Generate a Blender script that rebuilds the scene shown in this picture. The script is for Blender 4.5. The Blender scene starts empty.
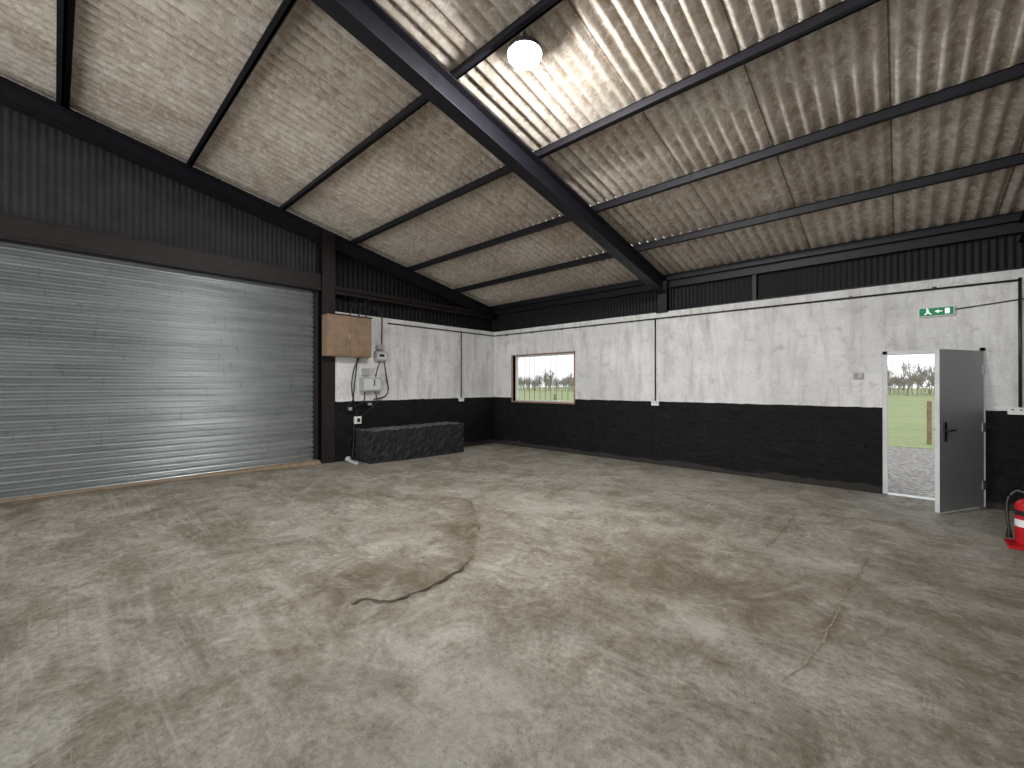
import bpy, math, random
import numpy as np
from mathutils import Vector, Matrix
random.seed(4); rng=np.random.RandomState(3)
F_PX=421.5; CAM=(8.25,-8.23,1.6); YAW=math.radians(42.63)

# ---------------- helpers ----------------
class MB:
    def __init__(s): s.v=[];s.f=[];s.m=[];s.mats=[];s.sm=[]
    def mi(s,mat):
        if mat not in s.mats: s.mats.append(mat)
        return s.mats.index(mat)
    def add(s,vs,fs,mat,M=None,smooth=False):
        b=len(s.v); k=s.mi(mat)
        for p in vs:
            s.v.append(tuple(M@Vector(p)) if M is not None else tuple(p))
        for f in fs:
            s.f.append([b+i for i in f]); s.m.append(k); s.sm.append(smooth)
    def box(s,lo,hi,mat,M=None):
        x0,y0,z0=lo;x1,y1,z1=hi
        s.add([(x0,y0,z0),(x1,y0,z0),(x1,y1,z0),(x0,y1,z0),(x0,y0,z1),(x1,y0,z1),(x1,y1,z1),(x0,y1,z1)],
              [(0,3,2,1),(4,5,6,7),(0,1,5,4),(1,2,6,5),(2,3,7,6),(3,0,4,7)],mat,M)
    def lathe(s,prof,mat,M=None,n=20,smooth=True):
        vs=[];fs=[]
        for r,z in prof:
            for i in range(n):
                a=2*math.pi*i/n; vs.append((r*math.cos(a),r*math.sin(a),z))
        for j in range(len(prof)-1):
            for i in range(n):
                k=(i+1)%n; fs.append((j*n+i,j*n+k,(j+1)*n+k,(j+1)*n+i))
        s.add(vs,fs,mat,M,smooth)
    def tube(s,pts,r,mat,n=8):
        pts=[Vector(p) for p in pts]; vs=[];fs=[]
        for j,p in enumerate(pts):
            t=(pts[min(j+1,len(pts)-1)]-pts[max(j-1,0)]).normalized()
            a=Vector((0,0,1)) if abs(t.z)<.9 else Vector((1,0,0))
            u=t.cross(a).normalized(); w=t.cross(u).normalized()
            for i in range(n):
                q=2*math.pi*i/n; vs.append(p+u*r*math.cos(q)+w*r*math.sin(q))
        for j in range(len(pts)-1):
            for i in range(n):
                k=(i+1)%n; fs.append((j*n+i,j*n+k,(j+1)*n+k,(j+1)*n+i))
        fs.append(list(range(n))[::-1]); fs.append([(len(pts)-1)*n+i for i in range(n)])
        s.add(vs,fs,mat,None,True)
    def obj(s,name,bevel=0,parent=None):
        me=bpy.data.meshes.new(name); me.from_pydata(s.v,[],s.f)
        for m in s.mats: me.materials.append(m)
        me.polygons.foreach_set('material_index',s.m); me.polygons.foreach_set('use_smooth',s.sm)
        me.update()
        o=bpy.data.objects.new(name,me); bpy.context.scene.collection.objects.link(o)
        if bevel:
            b=o.modifiers.new('bev','BEVEL'); b.width=bevel; b.segments=2; b.limit_method='ANGLE'
        if parent: o.parent=parent
        return o
class SH:
    def __init__(s,name,rough=.6,metal=0,spec=.5):
        s.m=bpy.data.materials.new(name); s.m.use_nodes=True; s.t=s.m.node_tree
        s.b=s.t.nodes['Principled BSDF']; s.b.inputs['Roughness'].default_value=rough; s.b.inputs['Metallic'].default_value=metal
        s.b.inputs['Specular IOR Level'].default_value=spec
        s.geo=s.t.nodes.new('ShaderNodeNewGeometry'); s.pos=s.geo.outputs['Position']
    def n(s,ty,ins=None,**at):
        nd=s.t.nodes.new(ty)
        for k,v in at.items(): setattr(nd,k,v)
        for k,v in (ins or {}).items():
            if hasattr(v,'is_output'): s.t.links.new(v,nd.inputs[k])
            else: nd.inputs[k].default_value=v
        return nd
    def map(s,scale=(1,1,1),rot=(0,0,0)):
        return s.n('ShaderNodeMapping',{'Vector':s.pos,'Scale':scale,'Rotation':rot}).outputs[0]
    def noise(s,sc,det=4,vec=None,rough=.55,dist=0):
        return s.n('ShaderNodeTexNoise',{'Vector':vec or s.pos,'Scale':sc,'Detail':det,'Roughness':rough,'Distortion':dist}).outputs['Fac']
    def ramp(s,fac,stops,interp='LINEAR'):
        r=s.n('ShaderNodeValToRGB',{'Fac':fac}); r.color_ramp.interpolation=interp; e=r.color_ramp.elements
        while len(e)<len(stops): e.new(.5)
        for i,(p,c) in enumerate(stops):
            e[i].position=p; e[i].color=(c,c,c,1) if not hasattr(c,'__len__') else (*c,1)
        return r.outputs['Color']
    def mix(s,fac,a,b,mode='MIX'):
        nd=s.n('ShaderNodeMix',data_type='RGBA',blend_type=mode)
        for i,v in ((0,fac),(6,a),(7,b)):
            if hasattr(v,'is_output'): s.t.links.new(v,nd.inputs[i])
            elif i==0: nd.inputs[0].default_value=v
            else: nd.inputs[i].default_value=(*v,1)
        return nd.outputs[2]
    def math(s,op,a,b=0,c=0):
        return s.n('ShaderNodeMath',{0:a,1:b,2:c},operation=op).outputs[0]
    def bump(s,h,st=.3,d=.01):
        b=s.n('ShaderNodeBump',{'Height':h,'Strength':st,'Distance':d}); s.t.links.new(b.outputs[0],s.b.inputs['Normal'])
    def col(s,c):
        if hasattr(c,'is_output'): s.t.links.new(c,s.b.inputs['Base Color'])
        else: s.b.inputs['Base Color'].default_value=(*c,1)
        return s
def simple(name,c,rough=.6,metal=0,var=.25,sc=6,spec=.5):
    s=SH(name,rough,metal,spec)
    d=tuple(x*(1-var) for x in c); e=tuple(min(1,x*(1+var)) for x in c)
    s.col(s.ramp(s.noise(sc,5),[(.3,d),(.7,e)])); return s.m

# ---------------- materials ----------------
def wall_mat():
    s=SH('painted_blockwork',.75,0,.2)
    sep=s.n('ShaderNodeSeparateXYZ',{0:s.pos}); x,y,z=sep.outputs
    u=s.math('ADD',x,y)
    uv=s.n('ShaderNodeCombineXYZ',{0:u,1:z,2:0}).outputs[0]
    br=s.n('ShaderNodeTexBrick',{'Vector':uv,'Scale':1.0,'Mortar Size':.005,'Mortar Smooth':.8,'Brick Width':.45,'Row Height':.225,'Color1':(.86,.86,.86,1),'Color2':(1,1,1,1),'Mortar':(.75,.75,.75,1)})
    big=s.noise(.8,6); fine=s.noise(14,8,None,.7)
    mid=s.noise(3.5,9,None,.7,.4)
    drip=s.noise(2.2,8,s.map((2.2,2.2,.4)),.7)
    white=s.ramp(big,[(.3,(.68,.68,.68)),(.65,(.88,.88,.88))])
    white=s.mix(s.ramp(drip,[(.47,0),(.68,.75)]),white,(.48,.465,.43))
    white=s.mix(s.ramp(mid,[(.54,0),(.7,.5)]),white,(.92,.92,.92))
    white=s.mix(s.ramp(mid,[(.30,.8),(.45,0)]),white,(.50,.48,.45))
    white=s.mix(s.ramp(fine,[(.56,0),(.68,.45)]),white,(.42,.40,.36))
    pan=s.n('ShaderNodeTexBrick',{'Vector':uv,'Scale':1.0,'Mortar Size':.004,'Mortar Smooth':.8,'Brick Width':1.9,'Row Height':.9,'Color1':(.86,.86,.86,1),'Color2':(1,1,1,1),'Mortar':(.75,.75,.75,1)})
    white=s.mix(.35,white,pan.outputs['Color'],'MULTIPLY')
    white=s.mix(.14,white,br.outputs['Color'],'MULTIPLY')
    black=s.ramp(fine,[(.3,(.0030,.0030,.0038)),(.75,(.009,.009,.011))])
    black=s.mix(s.ramp(mid,[(.57,0),(.72,.5)]),black,(.030,.029,.028))
    black=s.mix(s.ramp(s.noise(9,9,None,.75),[(.62,0),(.68,.6)]),black,(.09,.087,.083))
    low=s.math('LESS_THAN',z,s.math('MULTIPLY',s.noise(1.7,8),.2))
    black=s.mix(s.math('MULTIPLY',low,.3),black,(.10,.09,.075))
    h=s.math('ADD',z,s.math('MULTIPLY',s.math('SUBTRACT',s.noise(5,3),.5),.03))
    s.col(s.mix(s.math('GREATER_THAN',h,1.27),black,white))
    r=s.n('ShaderNodeMix',{0:s.math('GREATER_THAN',h,1.27),2:.5,3:.85}); s.t.links.new(r.outputs[0],s.b.inputs['Roughness'])
    hh=s.math('ADD',s.math('MULTIPLY',fine,.9),s.math('MULTIPLY',mid,2.4))
    s.bump(s.math('ADD',hh,s.math('MULTIPLY',br.outputs['Fac'],-.16)),.85,.025)
    return s.m
def floor_mat():
    s=SH('worn_concrete',.78,0,.35)
    base=s.ramp(s.noise(.5,10,None,.68,.8),[(.34,(.29,.255,.20)),(.5,(.42,.385,.318)),(.64,(.52,.49,.425))])
    med=s.noise(2.6,12,None,.76,.7)
    base=s.mix(s.ramp(med,[(.46,0),(.63,.85)]),base,(.265,.215,.15))
    base=s.mix(s.ramp(s.noise(2.0,13,s.map((1,1,1),(0,0,1)),.78,.8),[(.48,0),(.60,.8)]),base,(.60,.575,.51))
    base=s.mix(s.ramp(s.noise(.8,11,s.map((1,1.3,1),(0,0,2)),.75,1.0),[(.50,0),(.64,.65)]),base,(.245,.21,.16))
    fine=s.noise(20,10,None,.8)
    base=s.mix(.9,base,s.ramp(fine,[(.3,(.42,.42,.42)),(.7,(1.42,1.42,1.42))]),'MULTIPLY')
    for rot,sc,c,a in ((.75,2.2,(.66,.64,.59),.4),(-.5,1.8,(.20,.165,.115),.35),(1.4,2.6,(.64,.62,.57),.4)):
        scr=s.noise(sc,8,s.map((.3,6,1),(0,0,rot)),.7,.6)
        base=s.mix(s.ramp(scr,[(.58,0),(.68,a)]),base,c)
    at=s.n('ShaderNodeAttribute',attribute_name='stain').outputs['Fac']
    am=s.math('MULTIPLY',at,s.ramp(med,[(.38,.25),(.58,1.0)]))
    base=s.mix(am,base,(.175,.13,.08))
    at2=s.n('ShaderNodeAttribute',attribute_name='pale').outputs['Fac']
    base=s.mix(s.math('MULTIPLY',at2,s.ramp(med,[(.4,.85),(.62,.15)])),base,(.64,.62,.56))
    pit=s.ramp(s.noise(45,4,None,.65),[(.61,0),(.68,.65)])
    base=s.mix(pit,base,(.17,.14,.10))
    s.col(base)
    s.bump(s.math('ADD',s.math('MULTIPLY',fine,.9),s.math('MULTIPLY',med,3.0)),1.0,.045)
    return s.m
def roof_mat():
    s=SH('fibre_cement_sheet',.88,0,.2)
    sep=s.n('ShaderNodeSeparateXYZ',{0:s.pos}); x,y,z=sep.outputs
    ix=s.math('FLOOR',s.math('DIVIDE',x,1.022)); iy=s.math('FLOOR',s.math('DIVIDE',s.math('ADD',y,1.23),2.772))
    wn=s.n('ShaderNodeTexWhiteNoise',{'Vector':s.n('ShaderNodeCombineXYZ',{0:ix,1:iy}).outputs[0]},noise_dimensions='3D').outputs['Value']
    c=s.ramp(s.noise(1.3,9,None,.68,.6),[(.3,(.40,.34,.28)),(.5,(.54,.485,.42)),(.7,(.68,.64,.58))])
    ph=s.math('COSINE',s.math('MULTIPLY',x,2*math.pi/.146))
    valley_shade=s.math('MULTIPLY',s.ramp(ph,[(0,0),(1,.8)]),s.ramp(s.noise(3.5,10,None,.75),[(.36,0.05),(.56,1)]))  # corrugation shading painted into the colour: brown valleys broken up by noise
    c=s.mix(valley_shade,c,(.235,.165,.11))
    c=s.mix(s.ramp(s.noise(7,10,None,.8,.4),[(.48,0),(.62,.6)]),c,(.31,.235,.17))
    c=s.mix(s.ramp(s.noise(11,10,None,.8,.4),[(.49,0),(.60,.65)]),c,(.78,.74,.68))
    c=s.mix(.6,c,s.ramp(wn,[(0,(.74,.72,.70)),(1,(1.12,1.12,1.12))]),'MULTIPLY')
    fr=s.math('FRACT',s.math('DIVIDE',x,1.022))
    c=s.mix(s.math('MULTIPLY',s.math('LESS_THAN',fr,.016),.8),c,(.08,.06,.045))
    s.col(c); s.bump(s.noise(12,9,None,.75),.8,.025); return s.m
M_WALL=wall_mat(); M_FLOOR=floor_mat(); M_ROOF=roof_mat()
M_STEEL=simple('dark_painted_steel',(.009,.0085,.013),.5,0,.35,9,.35)
M_BROWN=simple('oxide_brown_steel',(.012,.008,.008),.55,0,.4,9,.35)
M_CLAD=simple('dark_green_cladding',(.023,.026,.025),.65,0,.3,3,.3)
M_CLADB=simple('black_cladding',(.006,.006,.008),.65,0,.35,4,.3)
s=SH('galvanised_slats',.33,.82)
g=s.ramp(s.noise(1.5,8,s.map((1,.4,6))),[(.3,(.31,.34,.345)),(.7,(.47,.50,.505))])
g=s.mix(s.ramp(s.noise(7,6,s.map((1,3,.6))),[(.58,0),(.75,.5)]),g,(.18,.18,.17)); s.col(g); M_SLAT=s.m
M_GALV=simple('galv_steel',(.5,.52,.53),.4,.7,.15)
M_CRACK=simple('crack_void',(.045,.034,.025),.95,0,.4,20)
M_CRACKL=simple('crack_filled',(.17,.135,.095),.95,0,.4,20)
M_BOX=simple('tan_board',(.24,.165,.105),.5,0,.25,5)
M_LGREY=simple('light_grey_plastic',(.36,.37,.38),.4,0,.06)
M_WHITE=simple('white_plastic',(.75,.75,.74),.35,0,.04)
M_BLACKP=simple('black_plastic',(.012,.012,.013),.35,0,.2)
M_RED=simple('red_enamel',(.42,.012,.018),.25,0,.08)
M_DOOR=simple('grey_door_paint',(.31,.32,.33),.4,0,.06,2)
M_FRAME=simple('pale_grey_frame',(.6,.61,.62),.4,0,.08,5)
M_WOOD=simple('varnished_wood',(.32,.19,.11),.4,0,.3,12)
M_SILL=simple('white_painted_reveal',(.78,.77,.74),.6,0,.08,8)
M_POST=simple('weathered_post',(.30,.22,.14),.9,0,.3,12)
M_BARK=simple('bare_branches',(.31,.28,.245),.9,0,.25,2)
s=SH('painted_masonry',.75,0,.3); nz_=s.noise(5,10,None,.75); c_=s.ramp(nz_,[(.35,(.009,.009,.011)),(.6,(.03,.031,.033)),(.72,(.12,.12,.118))]); s.col(c_); s.bump(nz_,1.0,.06); M_PAD=s.m
M_PADTOP=simple('plinth_top',(.10,.098,.094),.9,0,.6,5)
def emis(name,c,st):
    s=SH(name); s.col(c); s.b.inputs['Emission Color'].default_value=(*c,1); s.b.inputs['Emission Strength'].default_value=st; return s.m
M_LENS=emis('led_lens',(1,.985,.965),1250)
M_LENS_FILL=emis('led_lens_fill',(1,.985,.965),280)  # weaker lens for the added fill lamps
M_SIGNG=emis('sign_green_lit',(.01,.24,.10),.06)
M_SIGNW=emis('sign_white_lit',(.9,1,.93),.4)
s=SH('field_grass',.9); s.col(s.mix(s.ramp(s.noise(.25,8),[(.4,0),(.6,.8)]),s.ramp(s.noise(8,9,None,.7),[(.3,(.15,.20,.07)),(.7,(.34,.38,.18))]),(.28,.32,.14))); M_GRASS=s.m
s=SH('gravel',.9); v=s.n('ShaderNodeTexVoronoi',{'Vector':s.pos,'Scale':12}); s.bump(v.outputs['Distance'],.6,.03)
gg=s.mix(.8,(.50,.47,.44),s.ramp(v.outputs['Distance'],[(0,1.0),(.6,.25)]),'MULTIPLY'); s.col(gg); M_GRAVEL=s.m

# ---------------- geometry constants ----------------
SL=.2007; EZ=3.77; RIDGE=-9.55; YF=-14.2; XR=9.42; TOP=3.06
def pz(y): return EZ+SL*(-y if y>=RIDGE else -(2*RIDGE-y))
def sst(t): t=max(0,min(1,t)); return t*t*(3-2*t)
def fh(x,y): return .14*sst(1-(x+.3)/3.8)*sst((-y-1)/7)
# ---------------- floor ----------------
C1=[(5.25,-6.78),(5.33,-6.77),(5.30,-6.68),(5.42,-6.61),(5.51,-6.55),(5.52,-6.4),(5.54,-6.25),(5.5,-6.06),(5.46,-5.84),(5.37,-5.64),(5.11,-5.39),(4.82,-5.06),(4.3,-4.65),(3.83,-4.33)]
C2=[(8.02,-3.14),(7.99,-3.65),(7.94,-4.09),(7.93,-4.45),(7.9,-4.89),(7.87,-5.19),(7.83,-5.37),(7.78,-5.55)]
C3=[(7.17,-5.4),(7.36,-5.59),(7.49,-5.63),(7.61,-5.58)]
C4=[(3.24,-6.93),(4.01,-6.89),(4.63,-6.86),(4.95,-6.8),(5.25,-6.78),(5.5,-6.86),(5.62,-7.03)]
J1=[(7.3,-2.05),(7.3,-3.19),(7.26,-3.65)]
J2=[(3.66,-7.99),(4.43,-8.01),(5.1,-8.02)]
J3=[(3.57,-7.71),(4.8,-7.81)]
J4=[(4.69,-7.24),(5.3,-7.35),(5.65,-7.38)]
PALE=[(5.65,-6.73),(6.47,-6.86),(6.99,-6.88)]
def poly_dist(X,Y,pts,ctr=None):
    D=np.full(X.shape,1e9); SG=np.zeros(X.shape)
    for (ax,ay),(bx,by) in zip(pts[:-1],pts[1:]):
        dx,dy=bx-ax,by-ay; L=dx*dx+dy*dy
        t=np.clip(((X-ax)*dx+(Y-ay)*dy)/L,0,1)
        px,py=ax+t*dx,ay+t*dy; d=np.hypot(X-px,Y-py)
        if ctr: SG=np.where(d<D,np.sign((X-px)*(ctr[0]-px)+(Y-py)*(ctr[1]-py)),SG)
        D=np.minimum(D,d)
    return (D,SG) if ctr else D
def build_floor():
    x0,x1,y0,y1=-.6,XR+.2,YF-.1,.2
    X=np.linspace(x0,x1,380); Y=np.concatenate([np.linspace(y0,-9.2,60,endpoint=False),np.linspace(-9.2,y1,360)])
    nx,ny=len(X),len(Y); GX,GY=np.meshgrid(X,Y)
    S=lambda t:(lambda q:q*q*(3-2*q))(np.clip(t,0,1))
    Z=.14*S(1-(GX+.3)/3.8)*S((-GY-1)/7)+.004*np.sin(GX*1.7+GY)*np.sin(GY*1.3)
    dC,sC=poly_dist(GX,GY,C1,(4.3,-6.1))
    # worn topping standing slightly proud inside the curved break
    Z+=.024*np.exp(-(dC/.55)**2)*S(.5+sC*dC/.05)
    st=np.zeros(GX.shape); pl=np.zeros(GX.shape)
    def blob(a,cx,cy,rx,ry,amp,rot=0):
        c,s_=math.cos(rot),math.sin(rot); u=(GX-cx)*c+(GY-cy)*s_; v=-(GX-cx)*s_+(GY-cy)*c
        a+=amp*np.exp(-((u/rx)**2+(v/ry)**2))
    st+=.5*np.exp(-(dC/.05)**2)+.45*np.exp(-(dC/.4)**2)*(sC>0)+.15*np.exp(-(dC/.3)**2)
    st+=.5*np.exp(-(poly_dist(GX,GY,C2)/.035)**2)+.35*np.exp(-(poly_dist(GX,GY,C4)/.05)**2)+.5*np.exp(-(poly_dist(GX,GY,J1)/.03)**2)+.4*np.exp(-(poly_dist(GX,GY,C3)/.05)**2)
    for j in (J2,J3,J4): pl+=.6*np.exp(-(poly_dist(GX,GY,j)/.02)**2); st+=.3*np.exp(-(poly_dist(GX,GY,[(p[0],p[1]+.05) for p in j])/.03)**2)
    pl+=.5*np.exp(-(poly_dist(GX,GY,PALE)/.06)**2)
    blob(st,5.1,-6.5,.45,.4,.7); blob(st,6.6,-4.7,.9,.6,.75,.6); blob(st,6.5,-5.9,.4,.3,.4); blob(st,.5,-8.5,.9,.16,.95,0.05); blob(st,.05,-8.2,.25,1.3,.7)
    blob(st,.05,-6.0,.2,1.5,.5); blob(st,1.1,-6.2,.7,.12,.7,.6); blob(st,6.2,-3.0,1.6,.3,.6,-.3); blob(st,7.4,-4.6,.6,.6,.55)
    blob(st,.7,-4.5,.5,.35,.6); blob(st,3.9,-3.3,1.5,.35,.5,.5); blob(st,8.5,-4.0,.5,1.6,.4); blob(st,4.6,-5.2,.4,.8,.6,-.6); blob(st,2.6,-5.2,.8,.3,.5,.4)
    blob(pl,5.0,-3.4,1.6,.7,.5,.4); blob(pl,4.3,-5.9,.5,.4,.5); blob(pl,7.35,-5.35,.22,.18,.7); blob(pl,7.6,-3.5,.35,.25,.6); blob(pl,5.2,-1.3,2.5,.5,.5); blob(pl,6.4,-7.1,1.0,.5,.35)
    blob(pl,8.6,-1.5,.6,1.0,.5); blob(pl,2.6,-6.4,1.3,.4,.4,.3); blob(pl,6.2,-6.5,.8,.25,.5,-.2)
    for _ in range(90):
        x=rng.uniform(1,9.2); y=rng.uniform(-8.8,-.5); a=rng.choice([0.05,1.5,.8,-.7])+rng.normal()*.2; L=rng.uniform(.15,.9)
        tgt=pl if rng.rand()<.65 else st
        tgt+=.45*np.exp(-(poly_dist(GX,GY,[(x,y),(x+L*math.cos(a),y+L*math.sin(a))])/rng.uniform(.012,.05))**2)
    vs=np.stack([GX,GY,Z],-1).reshape(-1,3)
    idx=np.arange(nx*ny).reshape(ny,nx)
    F=np.stack([idx[:-1,:-1],idx[:-1,1:],idx[1:,1:],idx[1:,:-1]],-1).reshape(-1,4)
    b=MB(); b.add(vs.tolist(),F.tolist(),M_FLOOR,None,True)
    def crack(pts,w,mat,jit=.02,dz=0):
        P_=[]
        for (a,c) in zip(pts[:-1],pts[1:]):
            n=max(2,int(math.hypot(c[0]-a[0],c[1]-a[1])/.05))
            for i in range(n):
                t=i/n; P_.append((a[0]+(c[0]-a[0])*t+rng.normal()*jit*.5,a[1]+(c[1]-a[1])*t+rng.normal()*jit*.5))
        P_.append(pts[-1]); V=[]
        for i,p in enumerate(P_):
            q=P_[min(i+1,len(P_)-1)]; o=P_[max(i-1,0)]; dx,dy=q[0]-o[0],q[1]-o[1]; L=math.hypot(dx,dy) or 1
            e=min(1,i/4,(len(P_)-1-i)/4); ww=w*(.35+.9*rng.rand())*max(e,.05)
            for sg in (-1,1):
                X_,Y_=p[0]-dy/L*ww*sg,p[1]+dx/L*ww*sg
                V.append((X_,Y_,fh(X_,Y_)+.004*math.sin(X_*1.7+Y_)*math.sin(Y_*1.3)+.0025+dz))
        b.add(V,[(2*i,2*i+2,2*i+3,2*i+1) for i in range(len(P_)-1)],mat)
    crack(C1[:10],.017,M_CRACK,.02,.015); crack(C1[9:],.008,M_CRACKL,.03,.015); crack(C2,.0065,M_CRACKL,.014); crack(C3,.004,M_CRACKL); crack(J1,.0035,M_CRACKL,.012)
    b_=b.obj('floor'); me=b_.data
    nv=len(me.vertices)
    for nm,A in (('stain',st),('pale',pl)):
        at=me.attributes.new(nm,'FLOAT','POINT'); d=np.zeros(nv,dtype=np.float32); d[:nx*ny]=np.clip(A,0,1).reshape(-1); at.data.foreach_set('value',d)
build_floor()
# ---------------- roof ----------------
def build_roof():
    b=MB(); wl=.146; seg=10
    x0,x1=-.45,XR+.4; n=int((x1-x0)/wl*seg)
    xs=[x0+(x1-x0)*i/n for i in range(n+1)]
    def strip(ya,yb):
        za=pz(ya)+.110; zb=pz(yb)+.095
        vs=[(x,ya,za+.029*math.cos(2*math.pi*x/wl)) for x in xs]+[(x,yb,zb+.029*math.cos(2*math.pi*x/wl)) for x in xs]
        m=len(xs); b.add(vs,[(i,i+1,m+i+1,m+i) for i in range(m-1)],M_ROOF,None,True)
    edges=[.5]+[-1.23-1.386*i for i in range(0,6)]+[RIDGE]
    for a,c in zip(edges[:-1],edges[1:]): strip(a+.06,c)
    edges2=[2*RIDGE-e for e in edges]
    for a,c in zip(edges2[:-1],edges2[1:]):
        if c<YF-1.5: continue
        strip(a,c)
    return b.obj('ceiling')
build_roof()
pys=[.10]+[-1.23-1.386*i for i in range(6)]+[-9.45,-9.65]+[2*RIDGE-(-1.23-1.386*i) for i in range(5,1,-1)]
for y in pys:
    b=MB(); z=pz(y)
    b.box((-.3,y-.012,z-.06),(XR+.2,y+.012,z+.06),M_STEEL)
    b.box((-.3,y-.012,z+.048),(XR+.2,y+.07,z+.06),M_STEEL)
    b.box((-.3,y-.06,z-.06),(XR+.2,y+.012,z-.048),M_STEEL)
    b.obj('purlin')
def frame(xc,mat,w=.14,col=True,name='steel_portal_frame',dp=.27):
    b=MB()
    for (ya,yb) in ((.12,RIDGE),(YF-.2,RIDGE)):
        za=pz(ya)-.062; zb=pz(RIDGE)-.062
        def beam(t0,t1,ww):
            x0,x1=xc-ww/2,xc+ww/2
            vs=[(x0,ya,za-t1),(x1,ya,za-t1),(x1,yb,zb-t1),(x0,yb,zb-t1),(x0,ya,za-t0),(x1,ya,za-t0),(x1,yb,zb-t0),(x0,yb,zb-t0)]
            b.add(vs,[(0,3,2,1),(4,5,6,7),(0,1,5,4),(1,2,6,5),(2,3,7,6),(3,0,4,7)],mat)
        beam(0,.016,w); beam(.016,dp-.016,.02); beam(dp-.016,dp,w)
    if col:
        x0,x1=xc-w/2,xc+w/2
        b.box((x0,-.012,TOP),(x1,.004,pz(0)-.1),mat); b.box((xc-.01,.004,TOP),(xc+.01,.2,pz(0)-.1),mat); b.box((x0,.2,TOP),(x1,.216,pz(0)-.1),mat)
        b.box((x0-.03,-.03,TOP-.02),(x1+.03,.22,TOP+.01),mat)
    b.box((xc-w/2,RIDGE-.02,pz(RIDGE)-.45),(xc+w/2,RIDGE+.02,pz(RIDGE)-.07),mat)
    return b.obj(name)
frame(4.76,M_STEEL,.18,dp=.29); frame(-.12,M_STEEL,.15,False); frame(XR+.02,M_STEEL,.15,False)

# ---------------- back wall ----------------
WX0,WX1,WZ0,WZ1=.71,2.64,1.18,2.37
DX0,DX1,DZ=8.06,9.07,2.09
def seg_wall(b,x0,x1,z0,z1,y0=0,y1=.22,m=M_WALL): b.box((x0,y0,z0),(x1,y1,z1),m)
b=MB(); X1=XR+.3
seg_wall(b,-.3,WX0,-.2,TOP); seg_wall(b,WX0,WX1,-.2,WZ0); seg_wall(b,WX0,WX1,WZ1,TOP)
seg_wall(b,WX1,DX0,-.2,TOP); seg_wall(b,DX0,DX1,DZ,TOP); seg_wall(b,DX1,X1,-.2,TOP)
b.obj('wall_back')
def clad(name,axis,fixed,a0,a1,zb,zt,mat,wl=.075,amp=.006):
    b=MB(); n=int((a1-a0)/wl*6); vs=[]
    for i in range(n+1):
        a=a0+(a1-a0)*i/n; o=fixed+amp*math.cos(2*math.pi*a/wl)
        for z in (zb(a) if callable(zb) else zb, zt(a) if callable(zt) else zt):
            vs.append((a,o,z) if axis=='x' else (o,a,z))
    b.add(vs,[(2*i,2*i+2,2*i+3,2*i+1) for i in range(n)],mat,None,True)
    return b.obj(name)
clad('wall_back_cladding','x',.27,-.3,X1,2.9,3.84,M_CLADB)
b=MB(); b.box((-.3,.14,3.56),(X1,.25,3.70),M_STEEL); b.box((-.3,.02,3.062),(X1,.24,3.085),M_STEEL)
b.box((6.35-.03,.18,3.08),(6.35+.03,.25,3.6),M_STEEL)
b.obj('trim_1')
# ---------------- left wall ----------------
SY1,SY0=-4.72,-9.7
b=MB()
b.box((-.25,-4.45,-.2),(0,-.002,TOP),M_WALL)
b.box((-.25,YF,-.2),(0,SY0-.27,TOP),M_WALL)
b.obj('wall_left')
ztop=lambda a: pz(a)+.08
clad('wall_left_cladding','y',-.30,-4.5,.3,2.9,ztop,M_CLADB,.11,.008)
clad('wall_left_gable_cladding','y',-.30,YF-.2,-4.5,3.4,ztop,M_CLAD,.08,.005)
b=MB()
b.box((-.26,SY0-.3,3.48),(-.02,.0,3.50),M_BROWN)
b.box((-.05,SY0-.3,3.44),(-.03,SY1,3.76),M_BROWN); b.box((-.26,SY0-.3,3.74),(-.02,SY1,3.76),M_BROWN); b.box((-.26,SY0-.3,3.44),(-.02,SY1,3.46),M_BROWN)
b.box((-.15,-4.45,3.42),(-.02,-.01,3.58),M_BROWN)
b.box((-.25,-4.45,3.062),(-.02,-.01,3.085),M_BROWN)
b.obj('trim_2')
def column(y0,y1,zt,name='steel_column'):
    b=MB(); b.box((-.01,y0,0),(.012,y1,zt),M_BROWN); b.box((-.22,(y0+y1)/2-.01,0),(-.01,(y0+y1)/2+.01,zt),M_BROWN); b.box((-.24,y0,0),(-.22,y1,zt),M_BROWN)
    return b.obj(name)
column(-4.71,-4.46,pz(-4.6)-.08); column(SY0-.26,SY0,pz(SY0)-.1)
def shutter():
    b=MB(); pitch=.098; nz=37; seg=10; vs=[]
    y0,y1=SY0+.02,SY1-.02; prof=[]
    z0=.10
    for k in range(nz):
        for i in range(seg):
            t=i/seg
            if t<.75: prof.append((.036*math.sin(math.pi*t/.75),z0+(k+t)*pitch))
            else: prof.append((-.018,z0+(k+t)*pitch))
    prof.append((0,z0+nz*pitch)); m=len(prof)
    for yy in (y0,y1):
        for (o,z) in prof: vs.append((-.24+o,yy,z))
    b.add(vs,[(i,m+i,m+i+1,i+1) for i in range(m-1)],M_SLAT,None,True)
    b.box((-.27,y0,.03),(-.19,y1,.115),M_GALV)
    b.box((-.27,y0-.0,.0),(-.17,y0+.05,3.44),M_BROWN); b.box((-.27,y1-.05,.0),(-.17,y1+.005,3.44),M_BROWN)
    return b.obj('roller_shutter')
shutter()
b=MB(); b.box((-.16,SY0+.02,.05),(.0,SY1-.02,.14),M_POST)
b.obj('trim_3')
b=MB(); b.box((XR,YF,-.2),(XR+.22,-.002,TOP),M_WALL); b.obj('wall_right')
clad('wall_right_cladding','y',XR+.25,YF-.2,.3,2.9,ztop,M_CLADB)
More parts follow.
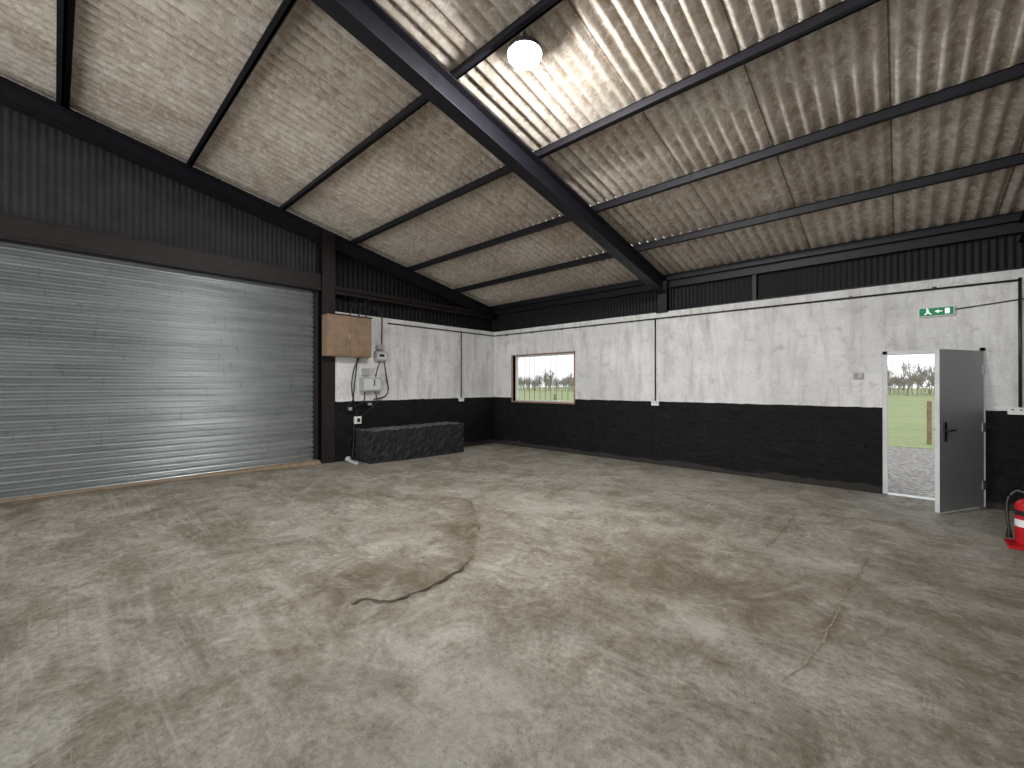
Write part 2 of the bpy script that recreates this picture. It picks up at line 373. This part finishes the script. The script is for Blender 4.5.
b=MB(); b.box((-.3,YF-.22,-.2),(1.8,YF,5.2),M_WALL); b.box((8.0,YF-.22,-.2),(X1,YF,5.2),M_WALL); b.box((1.8,YF-.22,4.0),(8.0,YF,5.2),M_WALL); b.obj('wall_front')
# ---------------- window ----------------
b=MB(); t=.04
for lo,hi in (((WX0,.10,WZ0),(WX0+t,.17,WZ1)),((WX1-t,.10,WZ0),(WX1,.17,WZ1)),((WX0+t,.10,WZ1-t),(WX1-t,.17,WZ1)),((WX0+t,.10,WZ0),(WX1-t,.17,WZ0+t))):
    b.box(lo,hi,M_SILL)
b.box((WX0-.03,-.02,WZ0-.03),(WX1+.03,.10,WZ0),M_WOOD)
b.box((WX0-.05,-.012,WZ0),(WX0,.10,WZ1+.02),M_WOOD); b.box((WX1,-.012,WZ0),(WX1+.035,.0,WZ1+.02),M_WOOD); b.box((WX0,-.012,WZ1),(WX1,.10,WZ1+.02),M_WOOD)
for i in range(1,11):
    x=WX0+(WX1-WX0)*i/11; b.tube([(x,.26,WZ0-.05),(x,.26,WZ1+.05)],.005,M_STEEL)
b.obj('window_1')
# ---------------- door ----------------
b=MB()
b.box((DX0+.002,-.02,.001),(DX0+.055,.12,DZ-.002),M_FRAME); b.box((DX1-.055,-.02,.001),(DX1-.002,.12,DZ-.002),M_FRAME); b.box((DX0+.002,-.02,DZ-.05),(DX1-.002,.12,DZ-.002),M_FRAME)
b.box((DX0+.002,-.02,.001),(DX1-.002,.12,.015),M_GALV)
ang=math.atan2(-.85,8.59-9.05)
MD=Matrix.Translation((9.03,-.03,0))@Matrix.Rotation(ang,4,'Z')
L=.93
b.box((0,-.022,.03),(L,.022,2.045),M_DOOR,MD)
b.box((L-.002,-.024,.03),(L+.004,.024,2.045),M_FRAME,MD)
for sgn in (-1,1):
    yy=sgn*.022
    b.box((L-.13,min(yy,yy+sgn*.012),.90),(L-.08,max(yy,yy+sgn*.012),1.14),M_BLACKP,MD)
    b.box((L-.11,min(yy,yy+sgn*.06),1.03),(L-.095,max(yy,yy+sgn*.06),1.05),M_BLACKP,MD)
    b.box((L-.22,min(yy+sgn*.045,yy+sgn*.06),1.03),(L-.095,max(yy+sgn*.045,yy+sgn*.06),1.052),M_BLACKP,MD)
for z in (.3,1.05,1.8): b.box((-.02,-.03,z-.06),(.035,.03,z+.06),M_GALV,MD)
b.obj('door_1',.002)
# ---------------- exit sign ----------------
b=MB(); b.box((8.44,-.045,2.545),(8.79,-.002,2.67),M_WHITE); b.box((8.45,-.049,2.555),(8.78,-.045,2.66),M_SIGNG)
b.box((8.70,-.052,2.572),(8.745,-.049,2.645),M_SIGNW)
b.add([(8.60,-.051,2.61),(8.64,-.051,2.635),(8.64,-.051,2.617),(8.675,-.051,2.617),(8.675,-.051,2.603),(8.64,-.051,2.603),(8.64,-.051,2.585)],[(0,6,5,4,3,2,1)],M_SIGNW)
RM=Matrix.Translation((8.53,-.050,2.645)); b.add([(.012*math.cos(a),-.001,.012*math.sin(a)) for a in [i*math.pi/5 for i in range(10)]],[tuple(range(10))],M_SIGNW,RM)
b.add([(8.52,-.051,2.63),(8.545,-.051,2.63),(8.55,-.051,2.60),(8.575,-.051,2.575),(8.565,-.051,2.568),(8.535,-.051,2.592),(8.51,-.051,2.568),(8.495,-.051,2.575),(8.52,-.051,2.60)],[(0,1,2,3,4,5,6,7,8)],M_SIGNW)
b.obj('exit_sign')
# ---------------- conduits & sockets ----------------
b=MB(); cz=2.95
b.tube([(.03,-.02,cz),(XR-.05,-.02,cz-.03)],.014,M_BLACKP)
for x in [i*.9+.5 for i in range(10)]: b.box((x-.02,-.04,cz-.03),(x+.02,-.001,cz+.0),M_BLACKP)
b.tube([(4.62,-.02,cz),(4.62,-.02,1.28)],.014,M_BLACKP)
b.tube([(8.80,-.015,2.62),(9.2,-.015,2.66),(XR-.03,-.015,2.68)],.008,M_BLACKP)
b.tube([(XR-.06,-.02,cz),(XR-.06,-.02,1.32)],.016,M_BLACKP)
b.tube([(.02,-.03,cz),(.02,-3.0,cz),(.02,-3.3,cz)],.014,M_BLACKP)
b.tube([(.02,-1.2,cz),(.02,-1.2,1.28)],.014,M_BLACKP)
b.obj('cable_conduit')
def socket(pts,name='wall_socket'):
    for p,ax in pts:
        b=MB(); x,y,z=p
        if ax=='y': b.box((x-.075,-.045,z-.043),(x+.075,-.001,z+.043),M_WHITE); [b.box((x+q-.012,-.049,z+.01),(x+q+.012,-.045,z+.025),M_BLACKP) for q in (-.035,.035)]
        else: b.box((.001,y-.075,z-.043),(.045,y+.075,z+.043),M_WHITE); [b.box((.045,y+q-.012,z+.01),(.049,y+q+.012,z+.025),M_BLACKP) for q in (-.035,.035)]
        b.obj(name,.004)
socket([((4.62,0,1.23),'y'),((0,-1.2,1.23),'x'),((XR-.09,0,1.27),'y')])
b=MB(); b.box((7.72,-.04,1.70),(7.84,-.001,1.79),M_LGREY); b.box((7.74,-.045,1.72),(7.78,-.04,1.77),M_WOOD); b.obj('light_switch',.004)
# ---------------- electrical ----------------
b=MB()
b.box((.015,-4.72,2.16),(.27,-3.82,2.96),M_BOX)
b.box((.27,-4.70,2.18),(.285,-4.28,2.94),M_BOX); b.box((.27,-4.265,2.18),(.285,-3.84,2.94),M_BOX)
b.box((.015,-4.74,2.96),(.29,-3.80,2.98),M_BROWN); b.box((.285,-4.30,2.5),(.30,-4.285,2.6),M_GALV)
b.obj('electrical_cabinet',.004)
b=MB()
b.box((.002,-3.63,2.12),(.12,-3.36,2.32),M_LGREY); b.box((.12,-3.6,2.15),(.13,-3.39,2.29),M_FRAME); b.box((.002,-3.58,2.36),(.08,-3.42,2.46),M_LGREY); b.box((.13,-3.56,2.2),(.132,-3.44,2.26),M_BLACKP)
b.obj('electricity_meter',.006)
b=MB()
b.box((.002,-3.95,1.47),(.16,-3.52,1.76),M_LGREY); b.box((.16,-3.92,1.50),(.17,-3.55,1.73),M_FRAME); b.tube([(.17,-3.72,1.6),(.22,-3.72,1.6),(.22,-3.72,1.72)],.012,M_BLACKP)
b.box((.002,-3.9,1.80),(.07,-3.75,1.95),M_LGREY)
b.obj('isolator_switch',.006)
def cable(pts):
    P_=[Vector(p) for p in pts]; out=[]
    for i in range(len(P_)-1):
        p0=P_[max(i-1,0)];p1=P_[i];p2=P_[i+1];p3=P_[min(i+2,len(P_)-1)]
        for k in range(6):
            t=k/6; out.append(.5*((2*p1)+(-p0+p2)*t+(2*p0-5*p1+4*p2-p3)*t*t+(-p0+3*p1-3*p2+p3)*t**3))
    out.append(P_[-1]); return out
b=MB()
for pts in ([(.1,-4.0,2.99),(.08,-3.95,3.2),(.02,-3.8,3.35),(.02,-3.7,3.4)],
            [(.1,-3.85,2.99),(.06,-3.8,3.1),(.04,-3.6,3.3),(.03,-3.45,3.1),(.03,-3.45,2.47)],
            [(.1,-4.2,2.99),(.08,-4.1,3.3),(.02,-3.95,3.42)],
            [(.05,-3.5,2.11),(.04,-3.55,1.95),(.04,-3.6,1.77)],[(.05,-3.4,2.11),(.05,-3.35,1.8),(.05,-3.3,1.5),(.05,-3.4,1.35),(.05,-3.66,1.3)],
            [(.03,-4.0,2.15),(.03,-4.05,1.7),(.03,-4.1,1.3),(.03,-4.2,1.19)],[(.03,-3.97,2.15),(.03,-4.08,1.9),(.03,-4.12,1.5),(.03,-4.0,.97)],
            [(.04,-3.85,1.46),(.04,-3.85,1.3),(.04,-3.95,1.2),(.04,-4.1,1.15)],[(.04,-3.6,1.46),(.05,-3.58,1.25),(.04,-3.7,1.1),(.04,-3.93,.95)],
            [(.03,-4.07,.80),(.03,-4.08,.4),(.03,-4.1,.1)]):
    b.tube(cable(pts),.013,M_BLACKP,6)
b.obj('power_cable')
for (y,z,w,h,m) in ((-4.18,1.12,.14,.12,M_BLACKP),(-4.0,.88,.13,.15,M_WHITE),(-3.75,1.2,.16,.09,M_BLACKP)):
    b=MB(); b.box((.002,y-w/2,z-h/2),(.08,y+w/2,z+h/2),m); b.box((.08,y-w/4,z-h/4),(.09,y+w/4,z+h/4),M_LGREY if m is M_BLACKP else M_BLACKP); b.obj('industrial_socket',.006)
# ---------------- plinth ----------------
b=MB()
def rough_block(x0,x1,y0,y1,z0,z1,mat,mtop,j=.02):
    nx,ny,nz=10,40,12
    def g(x,y,z): return (x+rng.normal()*j*.5,y+rng.normal()*j*.5,z+rng.normal()*j*.5)
    X=np.linspace(x0,x1,nx);Y=np.linspace(y0,y1,ny);Zs=np.linspace(z0,z1,nz)
    key={}
    def vid(i,jj,k):
        q=(i,jj,k)
        if q not in key:
            key[q]=len(V); p=g(X[i],Y[jj],Zs[k]); V.append((max(p[0],.002),p[1],p[2]))
        return key[q]
    V=[];FS=[];FT=[]
    for jj in range(ny-1):
        for k in range(nz-1):
            FS.append((vid(nx-1,jj,k),vid(nx-1,jj+1,k),vid(nx-1,jj+1,k+1),vid(nx-1,jj,k+1)))
    for i in range(nx-1):
        for k in range(nz-1):
            FS.append((vid(i,0,k),vid(i+1,0,k),vid(i+1,0,k+1),vid(i,0,k+1)))
            FS.append((vid(i+1,ny-1,k),vid(i,ny-1,k),vid(i,ny-1,k+1),vid(i+1,ny-1,k+1)))
        for jj in range(ny-1):
            FT.append((vid(i,jj,nz-1),vid(i+1,jj,nz-1),vid(i+1,jj+1,nz-1),vid(i,jj+1,nz-1)))
    b.add(V,FS,mat); k=b.mi(mtop); off=len(b.v)-len(V)
    for f in FT: b.f.append([off+i for i in f]); b.m.append(k); b.sm.append(False)
rough_block(.002,.6,-4.04,-1.62,-.01,.69,M_PAD,M_PADTOP)
b.obj('concrete_plinth')
b=MB(); b.tube(cable([(.5,-4.22,.07),(.42,-4.26,.08),(.3,-4.28,.10),(.2,-4.28,.11),(.1,-4.25,.10)]),.035,M_LGREY,12); b.lathe([(.0,0),(.06,0),(.06,.04),(.045,.06),(.045,.08)],M_LGREY,Matrix.Translation((.2,-4.28,.10)),16)
b.obj('waste_pipe')
# ---------------- lamps ----------------
def lamp(x,y,mat,name='high_bay_light'):
    zt=pz(y)-.075; b=MB(); T=Matrix.Translation((x,y,zt-.20))
    b.lathe([(.0,.19),(.012,.19),(.012,.10),(.05,.10),(.06,.06),(.12,.05),(.158,.025),(.162,-.012),(.150,-.014)],M_BLACKP,T,28)
    for i in range(20):
        a=i*math.pi/10; b.box((.06,-.004,.045),(.12,.004,.08),M_BLACKP,T@Matrix.Rotation(a,4,'Z'))
    b.lathe([(.150,-.012),(.145,-.032),(.122,-.058),(.09,-.078),(.05,-.09),(.0001,-.094)],mat,T,28)
    return b.obj(name)
lamp(5.78,-5.38,M_LENS); lamp(7.0,-12.5,M_LENS_FILL); lamp(2.6,-12.3,M_LENS_FILL)  # first lamp is in view; the two rear ones are added fill, unseen
# ---------------- extinguisher ----------------
def ext(x,y,h=.47,r=.085):
    b=MB(); T=Matrix.Translation((x,y,fh(x,y)+.03))
    b.lathe([(0,.01),(r*.9,.0),(r,.02),(r,h*.8),(r*.92,h*.87),(r*.6,h*.93),(.02,h*.97),(.02,h)],M_RED,T,28)
    b.lathe([(r*1.004,.18),(r*1.004,.25)],M_WHITE,T,28)
    b.lathe([(r*1.005,.29),(r*1.005,.34)],M_BLACKP,T,28)
    b.lathe([(0,h+.03),(.026,h+.03),(.026,h-.01)],M_BLACKP,T,12)
    b.box((-.012,-.13,h+.03),(.012,.03,h+.045),M_RED,T); b.box((-.012,-.12,h+.06),(.012,.03,h+.072),M_RED,T)
    c=[T@Vector(p) for p in ((0,.02,h+.02),(-.06,.06,h+.04),(-.12,.05,h-.05),(-.13,.02,h-.2),(-.12,0,h-.32))]
    b.tube(cable(c),.012,M_BLACKP); b.lathe([(.012,0),(.028,-.1),(.026,-.1)],M_BLACKP,Matrix.Translation(c[-1]),10)
    b.box((-.14,-.14,-.03),(.13,.14,.0),M_RED,T); b.tube([T@Vector(p) for p in ((.12,-.12,0),(.12,-.12,.3),(.12,.12,.3),(.12,.12,0))],.01,M_RED)
    return b.obj('fire_extinguisher',.003)
ext(9.17,-1.76)
# ---------------- outside ----------------
b=MB(); b.add([(-200,7.2,-.06),(200,7.2,-.06),(200,300,-.06),(-200,300,-.06)],[(0,1,2,3)],M_GRASS); b.add([(-200,-200,-.07),(200,-200,-.07),(200,-14.6,-.07),(-200,-14.6,-.07)],[(0,1,2,3)],M_GRAVEL); b.add([(-200,.22,-.065),(200,.22,-.065),(200,7.3,-.065),(-200,7.3,-.065)],[(0,1,2,3)],M_GRAVEL); b.obj('ground')
b=MB()
for i in range(-14,12):
    x=8.85+i*2.6; b.box((x-.05,8.3,-.06),(x+.05,8.4,1.15),M_POST)
for z in (.35,.7,1.05): b.tube([(-27,8.29,z),(37.4,8.29,z)],.006,M_GALV,4)
b.obj('wire_fence')
b=MB()
def branch(p,d,l,r,dep):
    q=p+d*l
    u=d.cross(Vector((0,1,0))).normalized()
    b.add([p-u*r,p+u*r,q+u*r*.6,q-u*r*.6],[(0,1,2,3)],M_BARK)
    if dep==0: return
    for k in range(3):
        nd=(d+Vector((random.uniform(-.7,.7),random.uniform(-.4,.4),random.uniform(-.1,.5)))).normalized()
        branch(p+d*l*random.uniform(.3,1),nd,l*random.uniform(.6,.85),max(r*.6,.016),dep-1)
x=-105
while x<50:
    big=random.random()<.12
    h=random.uniform(1.9,2.4) if big else random.uniform(1.2,1.8)
    branch(Vector((x,random.uniform(78,98),-.1)),Vector((random.uniform(-.15,.15),0,1)),h,.09 if big else .05,5 if big else 4); x+=random.uniform(.12,.28)
b.obj('hedgerow_trees')
# ---------------- world, lights ----------------
w=bpy.data.worlds.new('World'); bpy.context.scene.world=w; w.use_nodes=True
bg=w.node_tree.nodes['Background']; bg.inputs[0].default_value=(.95,.98,1,1); bg.inputs[1].default_value=1.4
def area(loc,rot,sx,sy,p,c=(1,1,1)):
    l=bpy.data.lights.new('rear_fill_light','AREA'); l.shape='RECTANGLE'; l.size=sx; l.size_y=sy; l.energy=p; l.color=c
    o=bpy.data.objects.new('rear_fill_light',l); o.location=loc; o.rotation_euler=rot; bpy.context.scene.collection.objects.link(o)
area((4.9,YF-.1,2.0),(math.radians(90),0,0),6.1,3.9,450,(.97,.985,1))  # fill light added behind the camera, set in an unseen front opening
# ---------------- camera ----------------
cam=bpy.data.cameras.new('camera'); cam.sensor_width=36; cam.lens=F_PX/1024*36; cam.clip_end=600
co=bpy.data.objects.new('camera',cam); bpy.context.scene.collection.objects.link(co)
co.location=CAM; co.rotation_euler=(math.radians(90.14),0,YAW)
bpy.context.scene.camera=co
bpy.context.scene.view_settings.view_transform='Standard'
